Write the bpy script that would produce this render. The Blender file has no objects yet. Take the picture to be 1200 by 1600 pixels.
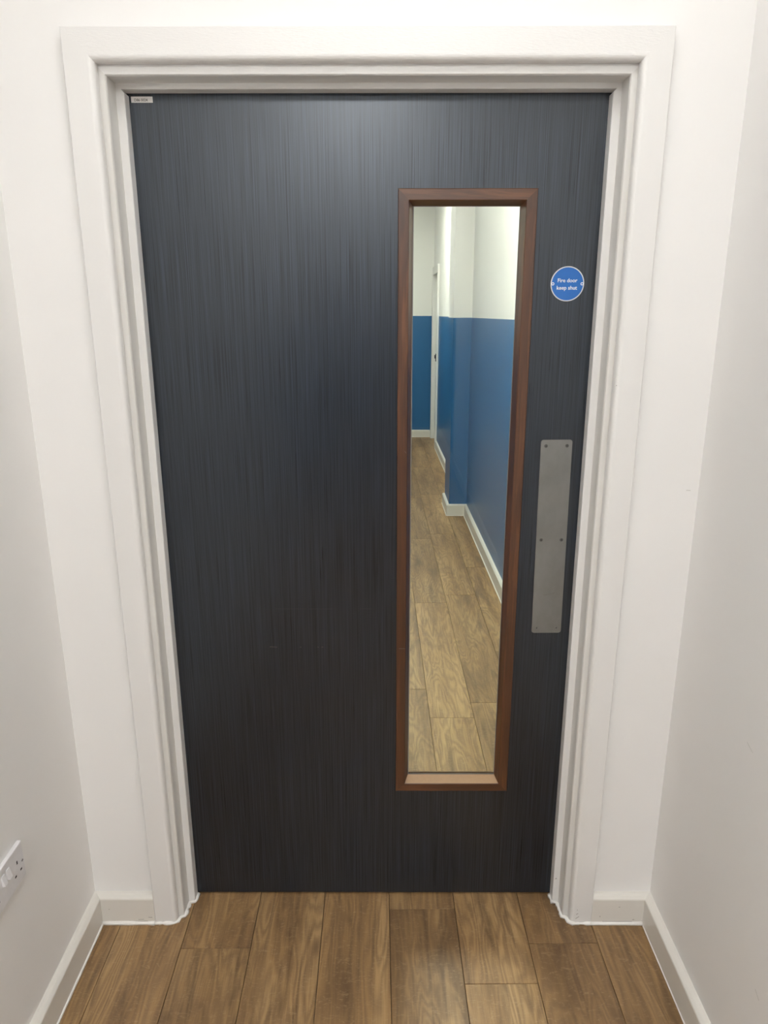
import bpy, bmesh, math, random
from mathutils import Vector, Matrix
random.seed(7)
S = bpy.context.scene
C = S.collection

# ------------------------------------------------------------------ camera
F_PX, PITCH, YAW, ROLL = 1113.75, 0.2719, -0.0024, 0.0010
fw = Vector((math.sin(YAW)*math.cos(PITCH), math.cos(YAW)*math.cos(PITCH), -math.sin(PITCH)))
rt = Vector((math.cos(YAW), -math.sin(YAW), 0))
dn = fw.cross(rt)
r2 = rt*math.cos(ROLL) + dn*math.sin(ROLL)
d2 = -rt*math.sin(ROLL) + dn*math.cos(ROLL)
cam_d = bpy.data.cameras.new('camera')
cam = bpy.data.objects.new('camera', cam_d)
C.objects.link(cam)
M = Matrix((r2, -d2, -fw)).transposed().to_4x4()
M.translation = Vector((0.0346, -1.6627, 1.5921))
cam.matrix_world = M
cam_d.sensor_fit = 'HORIZONTAL'
cam_d.sensor_width = 36.0
cam_d.lens = 36.0*F_PX/1200.0
cam_d.clip_start = 0.02
S.camera = cam

# ------------------------------------------------------------------ world, exposure, light strengths
w = bpy.data.worlds.new('world')
S.world = w
w.use_nodes = True
w.node_tree.nodes['Background'].inputs[0].default_value = (0.9, 0.92, 1.0, 1)
w.node_tree.nodes['Background'].inputs[1].default_value = 0.05
S.view_settings.view_transform = 'Standard'
S.view_settings.look = 'None'
S.view_settings.gamma = 1
S.view_settings.use_curve_mapping = False
S.view_settings.exposure = 0.05
CEIL = 3.0
NEAR_LIGHTS = [(0.14, -0.95, 10.5), (-0.12, -2.95, 40.0), (-0.1, -5.9, 44.0)]      # x, y, emission strength (ceiling panels, this side; first and last added as fill)
HALL_LIGHTS = [(-0.02, 1.45, 54.0), (-0.1, 5.6, 43.0)]         # beyond the door
LIGHT_COL = (1.0, 0.993, 0.98)

# ------------------------------------------------------------------ materials
def nm(name):
    m = bpy.data.materials.new(name)
    m.use_nodes = True
    nt = m.node_tree
    b = nt.nodes['Principled BSDF']
    return m, nt, b
def N(nt, t, **k):
    n = nt.nodes.new(t)
    for a, v in k.items(): setattr(n, a, v)
    return n
def L(nt, a, b): nt.links.new(a, b)
def ramp(nt, fac, stops):
    r = N(nt, 'ShaderNodeValToRGB')
    e = r.color_ramp.elements
    while len(e) < len(stops): e.new(0.5)
    for el, (p, c) in zip(e, stops):
        el.position = p
        el.color = (*c, 1) if len(c) == 3 else c
    L(nt, fac, r.inputs[0])
    return r.outputs[0]
def mapped(nt, scale, offs=None, coord='Object'):
    tc = N(nt, 'ShaderNodeTexCoord')
    mp = N(nt, 'ShaderNodeMapping')
    mp.inputs['Scale'].default_value = scale
    L(nt, tc.outputs[coord], mp.inputs[0])
    return mp
def noise(nt, vec, scale=1.0, detail=2.0, rough=0.5, dist=0.0):
    n = N(nt, 'ShaderNodeTexNoise')
    n.inputs['Scale'].default_value = scale
    n.inputs['Detail'].default_value = detail
    n.inputs['Roughness'].default_value = rough
    n.inputs['Distortion'].default_value = dist
    L(nt, vec, n.inputs['Vector'])
    return n.outputs['Fac']
def bump(nt, b, h, strength, dist=0.002):
    n = N(nt, 'ShaderNodeBump')
    n.inputs['Strength'].default_value = strength
    n.inputs['Distance'].default_value = dist
    L(nt, h, n.inputs['Height'])
    L(nt, n.outputs[0], b.inputs['Normal'])
def mix(nt, a, b, fac, mode='MIX'):
    n = N(nt, 'ShaderNodeMix', data_type='RGBA', blend_type=mode)
    for s, v in ((6, a), (7, b)):
        if isinstance(v, tuple): n.inputs[s].default_value = (*v, 1)
        else: L(nt, v, n.inputs[s])
    if isinstance(fac, (int, float)): n.inputs[0].default_value = fac
    else: L(nt, fac, n.inputs[0])
    return n.outputs[2]
def math_n(nt, op, a, b=None, c=None):
    n = N(nt, 'ShaderNodeMath', operation=op)
    for i, v in enumerate((a, b, c)):
        if v is None: continue
        if isinstance(v, (int, float)): n.inputs[i].default_value = v
        else: L(nt, v, n.inputs[i])
    return n.outputs[0]

def paint(name, col, rough, scale=60.0, strength=0.12, dist=0.0006, stretch=(1, 1, 1), mottle=0.03):
    m, nt, b = nm(name)
    mp = mapped(nt, stretch)
    n1 = noise(nt, mp.outputs[0], scale, 4, 0.6)
    n2 = noise(nt, mp.outputs[0], 2.3, 3, 0.5)
    c = ramp(nt, n2, [(0.3, tuple(x*(1-mottle) for x in col)), (0.7, col)])
    L(nt, c, b.inputs['Base Color'])
    b.inputs['Roughness'].default_value = rough
    bump(nt, b, n1, strength, dist)
    return m
WALL_WHITE = (0.87, 0.86, 0.842)
m_wall = paint('wall_paint_white', WALL_WHITE, 0.68, 220, 0.10, 0.0004)
m_ceiling = paint('ceiling_paint', (0.88, 0.875, 0.86), 0.8)
m_gloss_v = paint('white_gloss_paint_vertical', (0.80, 0.79, 0.77), 0.30, 90, 0.25, 0.0005, (1, 1, 0.12), 0.02)
m_gloss_h = paint('white_gloss_paint_horizontal', (0.80, 0.79, 0.77), 0.30, 420, 0.8, 0.0008, (0.22, 1, 1), 0.02)
m_skirt = paint('white_skirting_paint', (0.76, 0.735, 0.68), 0.33, 60, 0.25, 0.0006, (1, 1, 1), 0.06)
m_caulk = paint('white_caulk', (0.86, 0.84, 0.80), 0.4, 200, 0.6, 0.001)
m_lining_dirty = paint('white_lining_paint', (0.74, 0.725, 0.69), 0.32, 90, 0.25, 0.0005, (1, 1, 0.12), 0.04)

def two_tone(name, split, low):
    m, nt, b = nm(name)
    tc = N(nt, 'ShaderNodeNewGeometry')
    sp = N(nt, 'ShaderNodeSeparateXYZ')
    L(nt, tc.outputs['Position'], sp.inputs[0])
    nz = noise(nt, tc.outputs['Position'], 30, 2)
    z = math_n(nt, 'ADD', sp.outputs[2], math_n(nt, 'MULTIPLY', math_n(nt, 'SUBTRACT', nz, 0.5), 0.003))
    f = math_n(nt, 'GREATER_THAN', z, split)
    n2 = noise(nt, tc.outputs['Position'], 1.6, 3)
    lo = mix(nt, low, tuple(x*0.86 for x in low), n2)
    c = mix(nt, lo, WALL_WHITE, f)
    L(nt, c, b.inputs['Base Color'])
    r = math_n(nt, 'MULTIPLY_ADD', f, 0.2, 0.34)
    L(nt, r, b.inputs['Roughness'])
    bump(nt, b, noise(nt, tc.outputs['Position'], 160, 3), 0.1, 0.0004)
    return m
BLUE = (0.028, 0.145, 0.34)
m_hall = two_tone('hall_wall_paint', 1.559, BLUE)

def wood_frame(name, axis):
    """walnut with the grain along x or z"""
    m, nt, b = nm(name)
    sc = (1, 1, 0.07) if axis == 'z' else (0.07, 1, 1)
    mp = mapped(nt, sc)
    n1 = noise(nt, mp.outputs[0], 26, 4, 0.55, 0.9)
    n2 = noise(nt, mp.outputs[0], 330, 3, 0.6)
    mp2 = mapped(nt, (1, 1, 0.25) if axis == 'z' else (0.25, 1, 1))
    n3 = noise(nt, mp2.outputs[0], 9, 2)
    sep = N(nt, 'ShaderNodeSeparateXYZ')
    L(nt, mp.outputs[0], sep.inputs[0])
    # cathedral figure: growth rings bent by low noise
    acr = sep.outputs[0] if axis == 'z' else sep.outputs[2]
    rings = math_n(nt, 'SINE', math_n(nt, 'MULTIPLY_ADD', acr, 300.0, math_n(nt, 'MULTIPLY', n1, 30.0)))
    rings = math_n(nt, 'MULTIPLY_ADD', rings, 0.5, 0.5)
    c = ramp(nt, n1, [(0.3, (0.030, 0.009, 0.003)), (0.5, (0.080, 0.026, 0.008)), (0.70, (0.17, 0.066, 0.024))])
    c = mix(nt, c, (0.034, 0.011, 0.004), math_n(nt, 'MULTIPLY', rings, 0.60))
    c = mix(nt, c, (0.022, 0.008, 0.004), math_n(nt, 'MULTIPLY', ramp(nt, n2, [(0.5, (0, 0, 0)), (0.75, (1, 1, 1))]), 0.45))
    c = mix(nt, c, (0.13, 0.058, 0.023), math_n(nt, 'MULTIPLY', n3, 0.40))
    L(nt, c, b.inputs['Base Color'])
    b.inputs['Roughness'].default_value = 0.36
    b.inputs['IOR'].default_value = 1.6
    bump(nt, b, n2, 0.12, 0.0004)
    return m
m_walnut_z = wood_frame('walnut_grain_upright', 'z')
m_walnut_x = wood_frame('walnut_grain_across', 'x')

def door_laminate():
    m, nt, b = nm('dark_blue_linear_laminate')
    v1 = noise(nt, mapped(nt, (520, 520, 4.5)).outputs[0], 1.0, 2, 0.6)
    v2 = noise(nt, mapped(nt, (260, 260, 1.6)).outputs[0], 1.0, 2, 0.6)
    v3 = noise(nt, mapped(nt, (34, 34, 0.35)).outputs[0], 1.0, 2, 0.5)
    s = math_n(nt, 'ADD', math_n(nt, 'MULTIPLY', v1, 0.62), math_n(nt, 'MULTIPLY', v2, 0.38))
    c = ramp(nt, s, [(0.34, (0.0006, 0.0010, 0.0018)), (0.44, (0.0022, 0.0040, 0.0075)), (0.54, (0.006, 0.011, 0.020)), (0.66, (0.014, 0.024, 0.042))])
    c = mix(nt, c, (0.002, 0.004, 0.008), math_n(nt, 'MULTIPLY', v3, 0.5))
    L(nt, c, b.inputs['Base Color'])
    L(nt, math_n(nt, 'MULTIPLY_ADD', v1, 0.12, 0.24), b.inputs['Roughness'])
    b.inputs['IOR'].default_value = 1.78
    L(nt, ramp(nt, s, [(0.36, (0.36, 0.36, 0.36)), (0.47, (0.46, 0.46, 0.46)), (0.64, (0.52, 0.52, 0.52))]), b.inputs['Specular IOR Level'])
    b.inputs['Specular Tint'].default_value = (0.86, 0.93, 1.0, 1)
    bump(nt, b, s, 0.06, 0.0004)
    return m
m_door = door_laminate()

def plank_mat():
    m, nt, b = nm('oak_laminate_plank')
    tc = N(nt, 'ShaderNodeTexCoord')
    oi = N(nt, 'ShaderNodeObjectInfo')
    comb = N(nt, 'ShaderNodeCombineXYZ')
    L(nt, math_n(nt, 'MULTIPLY', oi.outputs['Random'], 37.0), comb.inputs[0])
    L(nt, math_n(nt, 'MULTIPLY', oi.outputs['Random'], 91.0), comb.inputs[1])
    add = N(nt, 'ShaderNodeVectorMath', operation='ADD')
    L(nt, tc.outputs['Object'], add.inputs[0]); L(nt, comb.outputs[0], add.inputs[1])
    def mp(s):
        q = N(nt, 'ShaderNodeMapping'); q.inputs['Scale'].default_value = s
        L(nt, add.outputs[0], q.inputs[0]); return q.outputs[0]
    broad = noise(nt, mp((9, 1.1, 1)), 1.0, 3, 0.55, 0.5)
    figure = noise(nt, mp((8, 1.3, 1)), 1.0, 3, 0.5, 0.25)
    fine = noise(nt, mp((260, 9, 1)), 1.0, 3, 0.6)
    streak = noise(nt, mp((52, 2.2, 1)), 1.0, 3, 0.6, 0.6)
    fleck = noise(nt, mp((55, 150, 1)), 1.0, 3, 0.6, 1.4)
    patch = noise(nt, mp((14, 2.4, 1)), 1.0, 3, 0.6, 1.0)
    rings = math_n(nt, 'SINE', math_n(nt, 'MULTIPLY', figure, 120.0))
    rings = math_n(nt, 'MULTIPLY_ADD', rings, 0.5, 0.5)
    c = ramp(nt, broad, [(0.28, (0.155, 0.088, 0.037)), (0.48, (0.33, 0.197, 0.084)), (0.7, (0.46, 0.297, 0.138))])
    c = mix(nt, c, (0.145, 0.082, 0.042), math_n(nt, 'MULTIPLY', rings, 0.46))
    c = mix(nt, c, (0.095, 0.052, 0.026), math_n(nt, 'MULTIPLY', ramp(nt, streak, [(0.52, (0, 0, 0)), (0.74, (1, 1, 1))]), 0.65))
    c = mix(nt, c, (0.105, 0.060, 0.028), math_n(nt, 'MULTIPLY', ramp(nt, patch, [(0.53, (0, 0, 0)), (0.70, (1, 1, 1))]), 0.60))
    c = mix(nt, c, (0.50, 0.36, 0.20), math_n(nt, 'MULTIPLY', ramp(nt, fleck, [(0.54, (0, 0, 0)), (0.72, (1, 1, 1))]), 0.32))
    c = mix(nt, c, (0.16, 0.095, 0.05), math_n(nt, 'MULTIPLY', ramp(nt, fine, [(0.48, (0, 0, 0)), (0.7, (1, 1, 1))]), 0.35))
    # knots
    vo = N(nt, 'ShaderNodeTexVoronoi'); vo.inputs['Scale'].default_value = 1.0
    L(nt, mp((9, 3.2, 1)), vo.inputs['Vector'])
    c = mix(nt, c, (0.075, 0.038, 0.018), math_n(nt, 'MULTIPLY', ramp(nt, vo.outputs['Distance'], [(0.02, (1, 1, 1)), (0.12, (0, 0, 0))]), 0.7))
    tone = math_n(nt, 'MULTIPLY_ADD', oi.outputs['Random'], 0.22, 0.90)
    hsv = N(nt, 'ShaderNodeHueSaturation')
    L(nt, c, hsv.inputs['Color']); L(nt, tone, hsv.inputs['Value'])
    L(nt, hsv.outputs[0], b.inputs['Base Color'])
    L(nt, math_n(nt, 'MULTIPLY_ADD', fine, 0.15, 0.36), b.inputs['Roughness'])
    bump(nt, b, math_n(nt, 'ADD', fine, fleck), 0.10, 0.0004)
    return m
m_plank = plank_mat()

def plain(name, col, rough=0.5, metal=0.0, bscale=None, bs=0.1):
    m, nt, b = nm(name)
    mp = mapped(nt, (1, 1, 1))
    n = noise(nt, mp.outputs[0], bscale or 40, 3)
    c = ramp(nt, n, [(0.3, tuple(x*0.93 for x in col)), (0.7, col)])
    L(nt, c, b.inputs['Base Color'])
    b.inputs['Roughness'].default_value = rough
    b.inputs['Metallic'].default_value = metal
    if bscale: bump(nt, b, n, bs, 0.0003)
    return m
m_sub = plain('floor_core', (0.035, 0.022, 0.014), 0.9)
m_socket = plain('white_plastic', (0.80, 0.79, 0.80), 0.28)
m_dark = plain('dark_recess', (0.02, 0.018, 0.016), 0.6)
m_black = plain('black_plastic', (0.012, 0.012, 0.014), 0.4)
m_sign_blue = plain('sign_blue', (0.014, 0.145, 0.50), 0.35)
m_sign_white = plain('sign_white', (0.85, 0.87, 0.88), 0.45)
m_label = plain('label_paper', (0.82, 0.80, 0.78), 0.5)
m_ink = plain('label_ink', (0.10, 0.085, 0.075), 0.6)
m_chrome = plain('screw_steel', (0.50, 0.50, 0.50), 0.3, 1.0)
m_screw = plain('dull_screw_head', (0.13, 0.13, 0.125), 0.45, 0.6)
m_rim = plain('sign_rim_silver', (0.66, 0.68, 0.70), 0.35, 0.5)
m_seal = plain('glazing_seal_grey', (0.20, 0.19, 0.175), 0.6)
m_scuff = plain('pale_scuff', (0.17, 0.165, 0.16), 0.6)
m_mark = plain('dark_scuff', (0.33, 0.30, 0.27), 0.6)
m_walnut_lit = plain('walnut_lit_tone', (0.33, 0.20, 0.105), 0.4, 0, 120)  # walnut with light from above put into its colour

def steel():
    m, nt, b = nm('satin_stainless_steel')
    n1 = noise(nt, mapped(nt, (260, 260, 6)).outputs[0], 1, 3)
    n2 = noise(nt, mapped(nt, (14, 14, 9)).outputs[0], 1, 4, 0.6)
    c = ramp(nt, n2, [(0.3, (0.22, 0.22, 0.21)), (0.7, (0.28, 0.28, 0.27))])
    L(nt, c, b.inputs['Base Color'])
    b.inputs['Metallic'].default_value = 0.75
    L(nt, math_n(nt, 'MULTIPLY_ADD', n2, 0.25, 0.34), b.inputs['Roughness'])
    bump(nt, b, n1, 0.06, 0.0002)
    return m
m_steel = steel()

def glass():
    m = bpy.data.materials.new('fire_glass')
    m.use_nodes = True
    nt = m.node_tree
    nt.nodes.clear()
    o = N(nt, 'ShaderNodeOutputMaterial')
    t = N(nt, 'ShaderNodeBsdfTransparent'); t.inputs[0].default_value = (0.955, 0.985, 0.90, 1)
    g = N(nt, 'ShaderNodeBsdfGlossy'); g.inputs['Roughness'].default_value = 0.0
    fr = N(nt, 'ShaderNodeFresnel'); fr.inputs[0].default_value = 1.45
    mx = N(nt, 'ShaderNodeMixShader')
    gn = N(nt, 'ShaderNodeNewGeometry')
    # both faces of the pane mirror; counted once, on the side facing out
    fac = math_n(nt, 'MULTIPLY', math_n(nt, 'MULTIPLY', fr.outputs[0], 1.8), math_n(nt, 'SUBTRACT', 1.0, gn.outputs['Backfacing']))
    L(nt, fac, mx.inputs[0]); L(nt, t.outputs[0], mx.inputs[1]); L(nt, g.outputs[0], mx.inputs[2])
    L(nt, mx.outputs[0], o.inputs[0])
    return m
m_glass = glass()

def emis(name, s):
    m, nt, b = nm(name)
    b.inputs['Base Color'].default_value = (0.8, 0.8, 0.8, 1)
    b.inputs['Emission Color'].default_value = (*LIGHT_COL, 1)
    b.inputs['Emission Strength'].default_value = s
    return m

# ------------------------------------------------------------------ geometry helpers
def obj(name, bm, mat, parent=None, smooth=False, loc=None):
    bmesh.ops.recalc_face_normals(bm, faces=bm.faces)
    me = bpy.data.meshes.new(name)
    bm.to_mesh(me); bm.free()
    if smooth:
        for p in me.polygons: p.use_smooth = True
    me.materials.append(mat)
    o = bpy.data.objects.new(name, me)
    C.objects.link(o)
    if parent: o.parent = parent
    if loc: o.location = loc
    return o
def empty(name, loc=(0, 0, 0), rot=(0, 0, 0)):
    o = bpy.data.objects.new(name, None)
    o.empty_display_size = 0.1
    o.location = loc; o.rotation_euler = rot
    C.objects.link(o)
    return o
def tag(o, label, cat, kind=None, group=None):
    o['label'] = label
    o['category'] = cat
    if kind: o['kind'] = kind
    if group: o['group'] = group
    return o
def box(bm, x0, x1, y0, y1, z0, z1):
    v = [bm.verts.new(p) for p in ((x0,y0,z0),(x1,y0,z0),(x1,y1,z0),(x0,y1,z0),(x0,y0,z1),(x1,y0,z1),(x1,y1,z1),(x0,y1,z1))]
    for f in ((0,3,2,1),(4,5,6,7),(0,1,5,4),(1,2,6,5),(2,3,7,6),(3,0,4,7)): bm.faces.new([v[i] for i in f])
    return v
def bevel(bm, w, seg=2):
    bmesh.ops.bevel(bm, geom=list(bm.edges), offset=w, segments=seg, affect='EDGES', profile=0.5)
def prism(bm, pts, z0, z1):
    a = [bm.verts.new((x, y, z0)) for x, y in pts]
    b = [bm.verts.new((x, y, z1)) for x, y in pts]
    n = len(pts)
    bm.faces.new(a[::-1]); bm.faces.new(b)
    for i in range(n): bm.faces.new((a[i], a[(i+1) % n], b[(i+1) % n], b[i]))
def loft(bm, A, B):
    """two matching closed outlines joined into a solid"""
    a = [bm.verts.new(p) for p in A]; b = [bm.verts.new(p) for p in B]
    n = len(a)
    bm.faces.new(a[::-1]); bm.faces.new(b)
    for i in range(n): bm.faces.new((a[i], a[(i+1) % n], b[(i+1) % n], b[i]))
def member(side, x0, x1, z0, z1, prof, foot=False):
    """one member of a mitred rectangular frame. prof: (t, y), t = distance in from the outer edge.
    foot=True: uprights stand square on z0"""
    bm = bmesh.new()
    if side == 'left':
        A = [(x0+t, y, z0 if foot else z0+t) for t, y in prof]; B = [(x0+t, y, z1-t) for t, y in prof]
    elif side == 'right':
        A = [(x1-t, y, z0 if foot else z0+t) for t, y in prof]; B = [(x1-t, y, z1-t) for t, y in prof]
    elif side == 'top':
        A = [(x0+t, y, z1-t) for t, y in prof]; B = [(x1-t, y, z1-t) for t, y in prof]
    else:
        A = [(x0+t, y, z0+t) for t, y in prof]; B = [(x1-t, y, z0+t) for t, y in prof]
    loft(bm, A, B)
    return bm
def arc(cx, cy, r, a0, a1, n):
    return [(cx + r*math.cos(math.radians(a0+(a1-a0)*i/n)), cy + r*math.sin(math.radians(a0+(a1-a0)*i/n))) for i in range(n+1)]
def run(bm, p0, p1, nrm, prof, m0=0.0, m1=0.0):
    """sweep profile (offset from wall, z) from p0 to p1; m0/m1 = mitre (1 internal, -1 external)"""
    p0 = Vector(p0); p1 = Vector(p1); d = (p1-p0).normalized(); n = Vector(nrm).normalized()
    A = []; B = []
    for o, z in prof:
        a = p0 + n*o + d*(o*m0); b = p1 + n*o - d*(o*m1)
        A.append((a.x, a.y, z)); B.append((b.x, b.y, z))
    loft(bm, A, B)
def bead(bm, path, r=0.0042, seed=0, step=0.012, rag=0.25):
    """uneven bead of caulk lying on the floor along a plan path"""
    rnd = random.Random(seed)
    pts = []
    for (a, b) in zip(path[:-1], path[1:]):
        a = Vector(a); b = Vector(b); n = max(1, int((b-a).length/step))
        for i in range(n): pts.append(a.lerp(b, i/n))
    pts.append(Vector(path[-1]))
    rings = []
    for i, p in enumerate(pts):
        d = (pts[min(i+1, len(pts)-1)] - pts[max(i-1, 0)]).normalized()
        n = Vector((-d.y, d.x))
        rr = r*(1 + rnd.uniform(-rag, rag))
        ring = []
        for k in range(6):
            a = math.pi*k/5
            q = p + n*(rr*math.cos(a))
            ring.append(bm.verts.new((q.x, q.y, 0.0002 + rr*1.0*math.sin(a))))
        rings.append(ring)
    for u, v in zip(rings[:-1], rings[1:]):
        for k in range(5): bm.faces.new((u[k], u[k+1], v[k+1], v[k]))
        bm.faces.new((u[5], u[0], v[0], v[5]))
    bm.faces.new(rings[0]); bm.faces.new(rings[-1][::-1])
def disc(bm, r, y0, y1, n=32, cx=0, cz=0, ch=0.0):
    """cylinder whose axis is y, front at y0 with chamfer"""
    def ringp(rr, y): return [bm.verts.new((cx+rr*math.cos(2*math.pi*i/n), y, cz+rr*math.sin(2*math.pi*i/n))) for i in range(n)]
    rs = [ringp(r, y1), ringp(r, y0+ch)] + ([ringp(r-ch, y0)] if ch else [])
    for u, v in zip(rs[:-1], rs[1:]):
        for i in range(n): bm.faces.new((u[i], u[(i+1) % n], v[(i+1) % n], v[i]))
    bm.faces.new(rs[0][::-1]); bm.faces.new(rs[-1])
def ringm(bm, ro, ri, y0, y1, n=40):
    R = []
    for rr, y in ((ro, y1), (ro, y0), (ri, y0), (ri, y1)):
        R.append([bm.verts.new((rr*math.cos(2*math.pi*i/n), y, rr*math.sin(2*math.pi*i/n))) for i in range(n)])
    for j in range(4):
        u, v = R[j], R[(j+1) % 4]
        for i in range(n): bm.faces.new((u[i], u[(i+1) % n], v[(i+1) % n], v[i]))
def text(name, body, width, x, y, z, mat, parent, bold=0.0, depth=0.0003):
    """lettering as mesh facing -y; (x, z) = centre of the baseline"""
    cu = bpy.data.curves.new(name, 'FONT')
    cu.body = body; cu.size = 1.0; cu.align_x = 'LEFT'; cu.offset = bold
    cu.resolution_u = 4
    tmp = bpy.data.objects.new(name, cu)
    C.objects.link(tmp)
    dg = bpy.context.evaluated_depsgraph_get(); dg.update()
    me = bpy.data.meshes.new_from_object(tmp.evaluated_get(dg))
    bpy.data.objects.remove(tmp)
    xs = [v.co.x for v in me.vertices]
    s = width/(max(xs)-min(xs)); c0 = (max(xs)+min(xs))/2
    bm = bmesh.new(); bm.from_mesh(me)
    bpy.data.meshes.remove(me)
    for v in bm.verts: v.co = Vector((x + (v.co.x-c0)*s, y, z + v.co.y*s))
    r = bmesh.ops.extrude_face_region(bm, geom=list(bm.faces))
    for g in r['geom']:
        if isinstance(g, bmesh.types.BMVert): g.co.y -= depth
    return obj(name, bm, mat, parent)

# ------------------------------------------------------------------ shell dimensions
WY = -0.082          # this side of the door wall
WB = 0.072           # hall side of the door wall
REAR = -8.6
TWO_L, TWO_R = -3.1, -6.0          # from here back the corridor walls have a blue lower half
END = 7.79
def xl(y): return -0.752 - 0.008*(y-WY)     # near left wall face
def xr(y): return 0.748 - 0.004*(y-WY)      # near right wall face
def hx(y, u=0.0): return 0.740 - 0.0121*y - u   # hall right wall face, u = distance into the hall
HALL_W = 1.56

# walls this side
bm = bmesh.new(); prism(bm, [(xl(WY), WY), (xl(TWO_L), TWO_L), (xl(TWO_L)-0.12, TWO_L), (xl(WY)-0.12, WY)], 0, CEIL)
tag(obj('wall_left', bm, m_wall), 'plain white wall on the left carrying the double socket', 'wall', 'structure')
bm = bmesh.new(); prism(bm, [(xr(WY), WY), (xr(TWO_R), TWO_R), (xr(TWO_R)+0.12, TWO_R), (xr(WY)+0.12, WY)], 0, CEIL)
tag(obj('wall_right', bm, m_wall), 'plain white wall on the right of the doorway', 'wall', 'structure')
for nme, fx, sg_, TWO in (('wall_rear_left', xl, -1, TWO_L), ('wall_rear_right', xr, 1, TWO_R)):
    bm = bmesh.new(); prism(bm, [(fx(TWO), TWO), (fx(REAR), REAR), (fx(REAR)+0.12*sg_, REAR), (fx(TWO)+0.12*sg_, TWO)], 0, CEIL)
    tag(obj(nme, bm, m_hall), 'corridor wall behind the camera on the %s, white above blue' % nme[10:], 'wall', 'structure')
OPX, OPZ = 0.545, 2.072
bm = bmesh.new()
box(bm, -1.0, -OPX, WY, WB, 0, CEIL); box(bm, OPX, 1.0, WY, WB, 0, CEIL); box(bm, -OPX, OPX, WY, WB, OPZ, CEIL)
tag(obj('wall_front', bm, m_wall), 'white wall facing the camera around the dark blue door', 'wall', 'structure')
bm = bmesh.new(); box(bm, -1.0, 1.0, REAR-0.12, REAR, 0, CEIL)
tag(obj('wall_rear', bm, m_hall), 'wall behind the camera, white above blue', 'wall', 'structure')
# hall beyond
PY0, PY1, PU = 3.952, 4.325, 0.142       # pier
DY0, DY1, DH = 7.02, 7.70, 2.07          # doorway in the hall's right wall
def hseg(bm, y0, y1, u0, u1, z0, z1): prism(bm, [(hx(y0, u0), y0), (hx(y1, u0), y1), (hx(y1, u1), y1), (hx(y0, u1), y0)], z0, z1)
bm = bmesh.new()
hseg(bm, WB, DY0, 0, -0.14, 0, CEIL); hseg(bm, DY0, DY1, 0, -0.14, DH, CEIL); hseg(bm, DY1, END, 0, -0.14, 0, CEIL)
tag(obj('wall_hall_right', bm, m_hall), 'long corridor wall behind the glass, white above and blue below', 'wall', 'structure')
bm = bmesh.new(); hseg(bm, PY0, PY1, PU, 0, 0, CEIL)
tag(obj('wall_hall_pier', bm, m_hall), 'square pier jutting from the blue and white corridor wall', 'wall', 'structure')
bm = bmesh.new(); hseg(bm, WB, END, HALL_W, HALL_W+0.12, 0, CEIL)
tag(obj('wall_hall_left', bm, m_hall), 'left wall of the corridor beyond the door', 'wall', 'structure')
bm = bmesh.new(); hseg(bm, END, END+0.12, HALL_W+0.12, -0.14, 0, CEIL)
tag(obj('wall_hall_end', bm, m_hall), 'far end wall of the corridor, dark blue below white', 'wall', 'structure')
bm = bmesh.new(); box(bm, -1.15, 1.0, REAR-0.12, END+0.12, CEIL, CEIL+0.1)
tag(obj('ceiling', bm, m_ceiling), 'white ceiling above the corridor', 'ceiling', 'structure')

# ------------------------------------------------------------------ floor of planks
AL, X0, PW, PL = -0.0118, 0.0437, 0.1817, 1.2
bm = bmesh.new(); box(bm, -1.15, 1.0, REAR-0.12, END+0.12, -0.05, -0.0085)
floor = tag(obj('floor', bm, m_sub), 'brown oak-effect plank floor running through the doorway', 'floor', 'structure')
def plank_mesh(length):
    bm = bmesh.new()
    g = 0.0006; c = 0.0006
    x0, x1, y0, y1 = g, PW-g, g, length-g
    lo = [(x0, y0), (x1, y0), (x1, y1), (x0, y1)]
    hi = [(x0+c, y0+c), (x1-c, y0+c), (x1-c, y1-c), (x0+c, y1-c)]
    a = [bm.verts.new((x, y, -0.0085)) for x, y in lo]
    b = [bm.verts.new((x, y, -0.0010)) for x, y in lo]
    d = [bm.verts.new((x, y, 0.0)) for x, y in hi]
    for u, v in ((a, b), (b, d)):
        for i in range(4): bm.faces.new((u[i], u[(i+1) % 4], v[(i+1) % 4], v[i]))
    bm.faces.new(d); bm.faces.new(a[::-1])
    bmesh.ops.recalc_face_normals(bm, faces=bm.faces)
    me = bpy.data.meshes.new('plank'); bm.to_mesh(me); bm.free()
    me.materials.append(m_plank)
    return me
full = plank_mesh(PL)
joints = {-5: 0.10, -4: 0.36, -3: -0.1816, -2: 0.50, -1: 0.74, 0: -0.0542, 1: -0.2830, 2: -0.1658, 3: 0.31}
for k, j0 in joints.items():
    n = math.floor((REAR - j0)/PL)
    y = j0 + n*PL
    while y < END:
        a = max(y, REAR); b = min(y+PL, END)
        me = full if (a == y and b == y+PL) else plank_mesh(b-a)
        o = bpy.data.objects.new('plank', me)
        C.objects.link(o)
        o.parent = floor
        o.location = (X0 + k*PW + math.tan(AL)*a, a, 0)
        o.rotation_euler = (0, 0, -AL)
        y += PL

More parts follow.
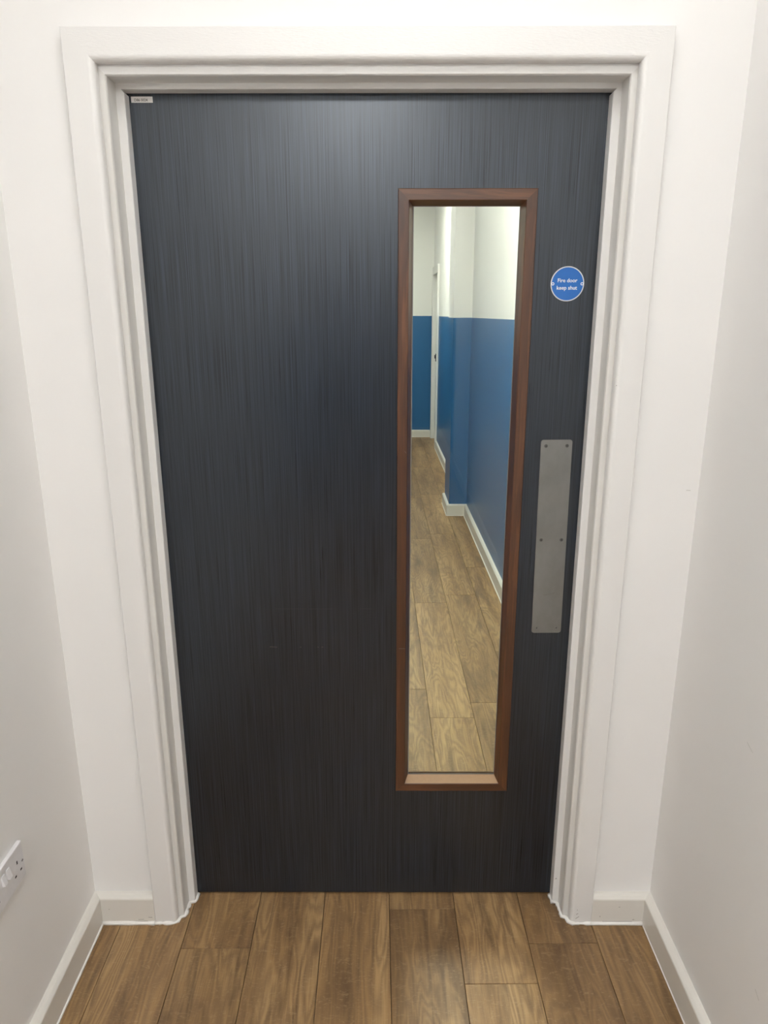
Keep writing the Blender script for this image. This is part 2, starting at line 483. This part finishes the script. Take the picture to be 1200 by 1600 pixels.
# ------------------------------------------------------------------ skirting
SK = [(0, 0), (0.020, 0), (0.020, 0.0765), (0.0185, 0.0795), (0.012, 0.084), (0.006, 0.0865), (0, 0.0875)]
T = 0.020
bm = bmesh.new(); run(bm, (xl(REAR), REAR), (xl(WY), WY), (1, 0), SK, 0, 1)
bl = tag(obj('baseboard_left', bm, m_skirt), 'white skirting board along the left wall', 'skirting', 'structure')
bm = bmesh.new(); bead(bm, [(xl(-3)+T, -3), (xl(WY-T)+T, WY-T)], 0.0046, 1, 0.02, 0.12); obj('caulk_bead', bm, m_caulk, bl, True)
bm = bmesh.new(); run(bm, (xr(WY), WY), (xr(REAR), REAR), (-1, 0), SK, 1, 0)
br = tag(obj('baseboard_right', bm, m_skirt), 'white skirting board along the right wall', 'skirting', 'structure')
bm = bmesh.new(); bead(bm, [(xr(-3)-T, -3), (xr(WY-T)-T, WY-T)], 0.0024, 2, 0.02, 0.12); obj('caulk_bead', bm, m_caulk, br, True)
AX, AZ, AY = 0.590, 2.122, -0.102      # architrave outer half width, top, front
bm = bmesh.new(); run(bm, (xl(WY), WY), (-AX, WY), (0, -1), SK, 1, 0)
o = tag(obj('baseboard_front_left', bm, m_skirt), 'short scuffed white skirting left of the door frame', 'skirting', 'structure')
bm = bmesh.new(); bead(bm, [(xl(WY)+T, WY-T), (-AX, WY-T)], 0.0078, 3, 0.02, 0.12); obj('caulk_bead', bm, m_caulk, o, True)
bm = bmesh.new(); run(bm, (AX, WY), (xr(WY), WY), (0, -1), SK, 0, 1)
o2 = tag(obj('baseboard_front_right', bm, m_skirt), 'short scuffed white skirting right of the door frame', 'skirting', 'structure')
bm = bmesh.new(); bead(bm, [(AX, WY-T), (xr(WY)-T, WY-T)], 0.0070, 4, 0.02, 0.12); obj('caulk_bead', bm, m_caulk, o2, True)
# grime along the joints and scuffs, thin marks of their own
def mark(parent, pts, y, thick, mat, name='scuff_mark', dep=0.0002):
    bm = bmesh.new()
    for (xa, za, xb, zb) in pts:
        d = Vector((xb-xa, zb-za)); n = Vector((-d.y, d.x)).normalized()*thick/2
        P = [(xa+n.x, za+n.y), (xa-n.x, za-n.y), (xb-n.x, zb-n.y), (xb+n.x, zb+n.y)]
        loft(bm, [(px, y, pz) for px, pz in P], [(px, y-dep, pz) for px, pz in P])
    return obj(name, bm, mat, parent)
mark(o, [(-0.607, 0.020, -0.597, 0.0195), (-0.712, 0.046, -0.709, 0.046), (-0.66, 0.0075, -0.61, 0.0075), (-0.635, 0.012, -0.62, 0.013)], WY-T, 0.0014, m_mark)
mark(o2, [(0.612, 0.022, 0.613, 0.026), (0.70, 0.013, 0.706, 0.014), (0.62, 0.0075, 0.70, 0.0075), (0.66, 0.055, 0.664, 0.055)], WY-T, 0.0014, m_mark)

mark(bpy.data.objects['wall_front'], [(0.7200, 1.2028, 0.7300, 1.2020)], WY, 0.0012, plain('wall_scratch', (0.60, 0.58, 0.55), 0.6))
bm = bmesh.new()
for y0, z0, y1, z1 in ((-0.4258, 0.7741, -0.4500, 0.7660), (-0.5795, 0.3300, -0.5960, 0.3215)):
    loft(bm, [(xr(y0), y0, z0), (xr(y0), y0, z0+0.001), (xr(y1), y1, z1+0.001), (xr(y1), y1, z1)],
         [(xr(y0)-0.0002, y0, z0), (xr(y0)-0.0002, y0, z0+0.001), (xr(y1)-0.0002, y1, z1+0.001), (xr(y1)-0.0002, y1, z1)])
obj('scuff_mark', bm, bpy.data.materials['wall_scratch'], bpy.data.objects['wall_right'])

SKH = [(0, 0), (0.020, 0), (0.020, 0.084), (0.012, 0.092), (0, 0.095)]
def hrun(name, label, segs):
    bm = bmesh.new()
    for p0, p1, n, m0, m1 in segs: run(bm, p0, p1, n, SKH, m0, m1)
    o = tag(obj(name, bm, m_skirt), label, 'skirting', 'structure')
    bm = bmesh.new()
    for p0, p1, n, m0, m1 in segs:
        d = (Vector(p1)-Vector(p0)).normalized(); nn = Vector(n).normalized()*T
        a = Vector(p0)+nn+d*T*m0; b = Vector(p1)+nn-d*T*m1
        bead(bm, [(a.x, a.y), (b.x, b.y)], 0.004, 5, 0.3, 0.1)
    obj('caulk_bead', bm, m_caulk, o)
hrun('baseboard_hall_right', 'white skirting on the near part of the corridor wall beyond the glass',
     [((hx(WB), WB), (hx(PY0), PY0), (-1, 0), 0, 1)])
hrun('baseboard_hall_pier', 'white skirting wrapped round the corridor pier',
     [((hx(PY0), PY0), (hx(PY0, PU), PY0), (0, -1), 1, -1), ((hx(PY0, PU), PY0), (hx(PY1, PU), PY1), (-1, 0), -1, -1)])
hrun('baseboard_hall_far', 'white skirting between the corridor pier and the far doorway',
     [((hx(PY1), PY1), (hx(DY0-0.07), DY0-0.07), (-1, 0), 0, 0)])
hrun('baseboard_hall_end', 'white skirting at the foot of the far blue end wall',
     [((hx(END), END), (hx(END, HALL_W), END), (0, -1), 0, 1)])

# ------------------------------------------------------------------ door frame
frame = empty('trim_1')
tag(frame, 'white painted door frame with architrave around the dark blue door', 'door frame', 'structure')
arch_prof = [(0, WY), (0, AY+0.0015), (0.0015, AY), (0.048, AY)] + arc(0.048, AY+0.011, 0.011, -90, 0, 6)[1:] + [(0.059, WY)]
for side in ('left', 'right', 'top'):
    o = obj('architrave', member(side, -AX, AX, 0, AZ, arch_prof, True), m_gloss_h if side == 'top' else m_gloss_v, frame)
LX, LZ = 0.517, 2.044
lin_prof = [(0, -0.0785), (0, WB), (0.028, WB), (0.028, -0.0765), (0.026, -0.0800), (0.0015, -0.0800)]
for side in ('left', 'right', 'top'):
    obj('lining', member(side, -LX-0.028, LX+0.028, 0, LZ+0.028, lin_prof, True), m_lining_dirty if side != 'top' else m_gloss_h, frame)
stop_prof = [(0, -0.0300), (0, -0.0015), (0.017, -0.0015), (0.017, -0.0285), (0.0155, -0.0300)]
for side in ('left', 'right'):
    obj('door_stop', member(side, -LX, LX, 0, LZ, stop_prof, True), m_gloss_v, frame)
obj('door_stop', member('top', -LX, LX, 0, LZ, [(t*0.011/0.017, y) for t, y in stop_prof], True), m_gloss_h, frame)
for s in (-1, 1):
    bm = bmesh.new()
    bead(bm, [(s*AX, AY), (s*0.540, AY), (s*0.5305, AY+0.006), (s*0.527, -0.083), (s*0.5165, -0.079), (s*0.5155, -0.055), (s*0.5140, -0.033), (s*0.5010, -0.029), (s*0.4990, -0.002)], 0.0062, 11+s, 0.007, 0.45)
    c = obj('caulk_bead', bm, m_caulk, frame, True)
    c['label'] = 'ragged white caulk at the foot of the frame'
# chips and scuffs low on the frame
mark(frame, [(0.548, 0.030, 0.553, 0.034), (0.547, 0.016, 0.556, 0.024), (0.549, 0.044, 0.551, 0.046)], AY, 0.0012, m_mark)
mark(frame, [(0.5335, 1.441, 0.5350, 1.441)], AY, 0.0018, m_mark)
mark(frame, [(0.5060, 0.082, 0.5075, 0.080)], -0.0300, 0.004, m_mark)

# ------------------------------------------------------------------ the door
door = empty('door_1', (0, 0, 0))
tag(door, 'dark blue fire door with tall narrow walnut-framed glass panel', 'door', 'structure')
VX0, VX1, VZ0, VZ1 = 0.0617, 0.3623, 0.3444, 1.8503     # outside of walnut beads
HX0, HX1, HZ0, HZ1 = VX0+0.010, VX1-0.010, VZ0+0.010, VZ1-0.010   # hole in leaf
DX, DZ0, DZ1, DT = 0.5145, 0.0065, 2.041, 0.044
bm = bmesh.new()
outer = [(-DX, DZ0), (DX, DZ0), (DX, DZ1), (-DX, DZ1)]
inner = [(HX0, HZ0), (HX1, HZ0), (HX1, HZ1), (HX0, HZ1)]
V = {}
for key, rect in (('o', outer), ('i', inner)):
    for yy in (0.0, DT):
        V[key, yy] = [bm.verts.new((x, yy, z)) for x, z in rect]
for i in range(4):
    j = (i+1) % 4
    for yy in (0.0, DT): bm.faces.new((V['o', yy][i], V['o', yy][j], V['i', yy][j], V['i', yy][i]))
    for key in 'oi': bm.faces.new((V[key, 0.0][i], V[key, 0.0][j], V[key, DT][j], V[key, DT][i]))
leaf = obj('leaf', bm, m_door, door)
leaf['label'] = 'dark blue leaf with fine upright streaks'
# walnut vision panel: four mitred beads front, four back
vp = empty('vision_panel')
vp.parent = door
vp['label'] = 'tall narrow walnut-framed glass panel'
GY = 0.019
BW = 0.0242
def bead_prof(sp):
    return [(0, 0.0), (0, -0.0035), (0.0015, -0.0050), (BW-0.0015, -0.0050), (BW, -0.0035), (BW+sp, GY-0.001), (0.0105, GY-0.001), (0.0105, 0.0)]
def bead_prof_b(sp):
    return [(0, DT), (0, DT+0.005), (BW, DT+0.005), (BW+sp, GY+0.0075), (0.0105, GY+0.0075), (0.0105, DT)]
# member() mitres every point at 45 degrees; splay differs at the foot, so the sill piece is wider there
def bead_piece(side, prof_fn, sp, sp_foot):
    P = prof_fn(sp); Q = prof_fn(sp_foot)
    bm = bmesh.new()
    if side in ('left', 'right'):
        s = 1 if side == 'left' else -1; xo = VX0 if side == 'left' else VX1
        A = [(xo+s*t, y, VZ0+q[0]) for (t, y), q in zip(P, Q)]
        B = [(xo+s*t, y, VZ1-t) for t, y in P]
    elif side == 'top':
        A = [(VX0+t, y, VZ1-t) for t, y in P]; B = [(VX1-t, y, VZ1-t) for t, y in P]
    else:
        A = [(VX0+p[0], y, VZ0+t) for (t, y), p in zip(Q, P)]; B = [(VX1-p[0], y, VZ0+t) for (t, y), p in zip(Q, P)]
    loft(bm, A, B)
    return bm
SPL, SPF = 0.0085, 0.0125
for side in ('left', 'right', 'top', 'bottom'):
    mt = m_walnut_z if side in ('left', 'right') else m_walnut_x
    gb = obj('glazing_bead', bead_piece(side, bead_prof, SPL, SPF), mt, vp)
    if side == 'bottom':        # same walnut, sloping upper face coloured paler as lit from above
        gb.data.materials.append(m_walnut_lit)
        gb['label'] = 'bottom bead, upper face coloured paler as if lit from above'
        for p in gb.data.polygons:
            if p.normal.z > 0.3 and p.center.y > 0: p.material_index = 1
    obj('glazing_bead', bead_piece(side, bead_prof_b, SPL, SPF), mt, vp)
gx0, gx1, gz0, gz1 = VX0+BW+SPL, VX1-BW-SPL, VZ0+BW+SPF, VZ1-BW-SPL
# seal strip showing between bead and glass
bm = bmesh.new()
e = 0.0022
for (a, b, c_, d_) in ((gx0-0.004, gx0+e, gz0, gz1), (gx1-e*0.6, gx1+0.004, gz0, gz1), (gx0, gx1, gz0-0.004, gz0+e), (gx0, gx1, gz1-e*0.5, gz1+0.004)):
    box(bm, a, b, GY-0.0008, GY+0.0002, c_, d_)
obj('glazing_seal', bm, m_seal, vp)['label'] = 'grey seal strip round the glass'
bm = bmesh.new(); box(bm, gx0-0.006, gx1+0.006, GY+0.0004, GY+0.0070, gz0-0.006, gz1+0.006)
obj('glass_pane', bm, m_glass, vp)['label'] = 'clear, faintly green glass'

# push plate
pp = empty('push_plate', (0.4395, 0, 1.0578), (0, math.radians(-0.5), 0))
pp.parent = door
pp['label'] = 'brushed steel push plate'
bm = bmesh.new()
W2, H2, R_ = 0.0372, 0.2475, 0.0065
pts = []
for cx_, cz_, a0 in ((W2-R_, H2-R_, 0), (-W2+R_, H2-R_, 90), (-W2+R_, -H2+R_, 180), (W2-R_, -H2+R_, 270)):
    pts += arc(cx_, cz_, R_, a0, a0+90, 6)
loft(bm, [(x, 0.0, z) for x, z in pts], [(x*0.993, -0.0015, z*0.999) for x, z in pts])
obj('plate', bm, m_steel, pp)
for sx in (-1, 1):
    for sz in (0.2325, 0.0, -0.2335):
        bm = bmesh.new(); disc(bm, 0.0042, -0.0021, -0.0012, 20, 0, 0, 0.0006)
        s = obj('screw', bm, m_screw if sz >= 0 else m_steel, pp, loc=(sx*0.0248, 0, sz))
        # slot: only two sub levels allowed, so the recess is joined as a second material
        bm2 = bmesh.new(); bm2.from_mesh(s.data)
        n0 = len(bm2.faces)
        box(bm2, -0.0023, 0.0023, -0.00225, -0.0020, -0.0005, 0.0005)
        box(bm2, -0.0005, 0.0005, -0.00225, -0.0020, -0.0023, 0.0023)
        bm2.faces.ensure_lookup_table()
        for f in bm2.faces[n0:]: f.material_index = 1
        bm2.to_mesh(s.data); bm2.free()
        s.data.materials.append(m_dark)
bm = bmesh.new(); loft(bm, [(-0.012, -0.0015, -0.144), (-0.012, -0.0015, -0.1455), (0.016, -0.0015, -0.140), (0.016, -0.0015, -0.1385)],
                       [(-0.012, -0.0017, -0.144), (-0.012, -0.0017, -0.1455), (0.016, -0.0017, -0.140), (0.016, -0.0017, -0.1385)])
obj('scuff_mark', bm, m_seal, pp)

# round sign
sg = empty('fire_door_sign', (0.4383, 0, 1.6546))
sg.parent = door
sg['label'] = 'round blue Fire door keep shut sign'
bm = bmesh.new(); disc(bm, 0.0352, -0.0012, 0.0, 56)
obj('sign_face', bm, m_sign_blue, sg)
bm = bmesh.new(); ringm(bm, 0.0372, 0.0350, -0.0016, 0.0, 56)
obj('sign_rim', bm, m_rim, sg)
text('lettering', 'Fire door', 0.0436, 0.0, -0.0012, 0.0034, m_sign_white, sg, 0.018)
text('lettering', 'keep shut', 0.0452, -0.0005, -0.0012, -0.0122, m_sign_white, sg, 0.018)
for s in (-1, 1):
    bm = bmesh.new(); ringm(bm, 0.0033, 0.0018, -0.0024, -0.0011, 20)
    k = len(bm.faces)
    disc(bm, 0.0019, -0.0016, -0.0011, 16)
    o = obj('screw', bm, m_sign_white, sg, loc=(s*0.0325, 0, 0.0))
    o.data.materials.append(m_sign_blue)
    for f in o.data.polygons[k:]: f.material_index = 1
# paper label
lb = empty('number_label', (-0.4737, 0, 2.0219))
lb.parent = door
lb['label'] = 'small white printed number label'
bm = bmesh.new(); box(bm, -0.0225, 0.0225, -0.0004, 0, -0.0057, 0.0057)
obj('paper', bm, m_label, lb)
text('lettering', 'D86 0024', 0.0275, -0.002, -0.0004, -0.0032, m_ink, lb, 0.01, 0.0001)
# scratches across the laminate
mark(door, [(-0.243, 0.8755, -0.165, 0.8757), (-0.16, 0.8752, -0.10, 0.8752), (-0.03, 0.8755, 0.0, 0.8755)], 0, 0.0006, m_sub if False else plain('faint_scratch', (0.06, 0.065, 0.075), 0.5))
mark(door, [(-0.262, 0.7708, -0.243, 0.7700), (-0.185, 0.7700, -0.181, 0.7700), (-0.140, 0.7700, -0.136, 0.7697), (-0.130, 0.7700, -0.125, 0.7702)], 0, 0.0009, m_scuff)
mark(door, [(0.068, 0.768, 0.084, 0.768), (0.0795, 1.279, 0.083, 1.274)], -0.005, 0.0008, m_scuff)

# ------------------------------------------------------------------ double socket on the left wall
SY, SZ = -0.466, 0.4725
so = empty('double_socket', (xl(SY), SY, SZ), (0, 0, math.radians(90) + math.atan(0.008)))
tag(so, 'white double wall socket low on the left wall', 'socket')
# local: x along the wall (+x away from the camera), z up, -y out into the room
PT = 0.0095
bm = bmesh.new(); box(bm, -0.073, 0.073, -PT, 0, -0.043, 0.043); bevel(bm, 0.002, 2)
obj('faceplate', bm, m_socket, so)
for cx_ in (-0.0095, 0.0095):
    bm = bmesh.new()
    A = [(cx_-0.0060, -PT+0.001, 0.026), (cx_+0.0060, -PT+0.001, 0.026), (cx_+0.0060, -PT+0.001, 0.003), (cx_-0.0060, -PT+0.001, 0.003)]
    B = [(cx_-0.0055, -PT-0.0012, 0.0255), (cx_+0.0055, -PT-0.0012, 0.0255), (cx_+0.0055, -PT-0.0062, 0.0040), (cx_-0.0055, -PT-0.0062, 0.0040)]
    loft(bm, A, B)
    obj('rocker_switch', bm, m_socket, so)
for cx_ in (-0.0455, 0.0455):
    for px, pz, w_, h_ in ((0, 0.009, 0.004, 0.008), (-0.0112, -0.0165, 0.0065, 0.004), (0.0112, -0.0165, 0.0065, 0.004)):
        bm = bmesh.new(); box(bm, cx_+px-w_/2, cx_+px+w_/2, -PT-0.0002, -PT+0.002, pz-h_/2, pz+h_/2)
        obj('pin_slot', bm, m_dark, so)
for cx_ in (-0.0655, 0.0655):
    bm = bmesh.new(); disc(bm, 0.0032, -PT-0.0003, -PT+0.002, 18, 0, 0)
    k = len(bm.faces); box(bm, -0.0026, 0.0026, -PT-0.0006, -PT, -0.0006, 0.0006)
    o = obj('screw', bm, m_chrome, so, loc=(cx_, 0, -0.002))
    o.data.materials.append(m_dark)
    for f in o.data.polygons[k:]: f.material_index = 1

# ------------------------------------------------------------------ far doorway in the hall
f2 = empty('trim_2', (hx(7.36), 7.36, 0), (0, 0, math.atan(0.0121)))
tag(f2, 'white frame of the far doorway on the right of the corridor', 'door frame', 'structure')
h = (DY1-DY0)/2
# local: y along the hall, x out of the wall (+x = into the wall)
def lbox(name, par, mat, *a):
    bm = bmesh.new(); box(bm, *a); return obj(name, bm, mat, par)
lbox('architrave', f2, m_gloss_v, -0.022, 0, -h-0.06, -h, 0, DH+0.0)
lbox('architrave', f2, m_gloss_v, -0.022, 0, h, h+0.06, 0, DH+0.0)
lbox('architrave', f2, m_gloss_v, -0.022, 0, -h-0.06, h+0.06, DH, DH+0.07)
lbox('lining', f2, m_gloss_v, -0.020, 0.13, -h, -h+0.02, 0, DH)
lbox('lining', f2, m_gloss_v, -0.020, 0.13, h-0.02, h, 0, DH)
lbox('lining', f2, m_gloss_v, -0.020, 0.13, -h+0.02, h-0.02, DH-0.02, DH)
d2o = empty('door_2', (hx(7.36), 7.36, 0), (0, 0, math.atan(0.0121)))
tag(d2o, 'white door set back in the far doorway of the corridor', 'door', 'structure')
lbox('leaf', d2o, m_gloss_v, 0.085, 0.125, -h+0.023, h-0.023, 0.008, DH-0.024)
hd = empty('door_fitting', (hx(6.985)-0.022, 6.985, 1.085))
tag(hd, 'small black fitting on the near edge of the far doorway frame', 'door fitting')
bm = bmesh.new(); box(bm, -0.008, 0.0, -0.022, 0.022, -0.045, 0.045); bevel(bm, 0.002, 1); obj('plate', bm, m_black, hd)
bm = bmesh.new(); box(bm, -0.020, -0.008, -0.008, 0.008, -0.012, 0.030); bevel(bm, 0.002, 1); obj('catch', bm, m_black, hd)

# ------------------------------------------------------------------ ceiling light panels (above, out of frame; some added as fill)
def panel(x, y, s, label, hw=0.29):
    o = empty('ceiling_light', (x, y, CEIL))
    tag(o, label, 'ceiling light', None)
    bm = bmesh.new()
    t = 0.015
    for a in ((-hw-t, hw+t, -hw-t, -hw), (-hw-t, hw+t, hw, hw+t), (-hw-t, -hw, -hw, hw), (hw, hw+t, -hw, hw)): box(bm, *a, -0.014, 0)
    obj('rim', bm, m_socket, o)
    bm = bmesh.new(); box(bm, -hw, hw, -hw, hw, -0.010, -0.002)
    obj('diffuser', bm, emis('lit_diffuser', s), o)
for (x, y, s), t in zip(NEAR_LIGHTS, ('added unseen fill panel on the ceiling nearest this side of the door', 'square ceiling light panel close behind the camera', 'added unseen fill panel on the ceiling far behind the camera')): panel(x, y, s, t)
for (x, y, s), t in zip(HALL_LIGHTS, ('square ceiling light panel just beyond the door', 'square ceiling light panel further down the corridor')): panel(x, y, s, t)
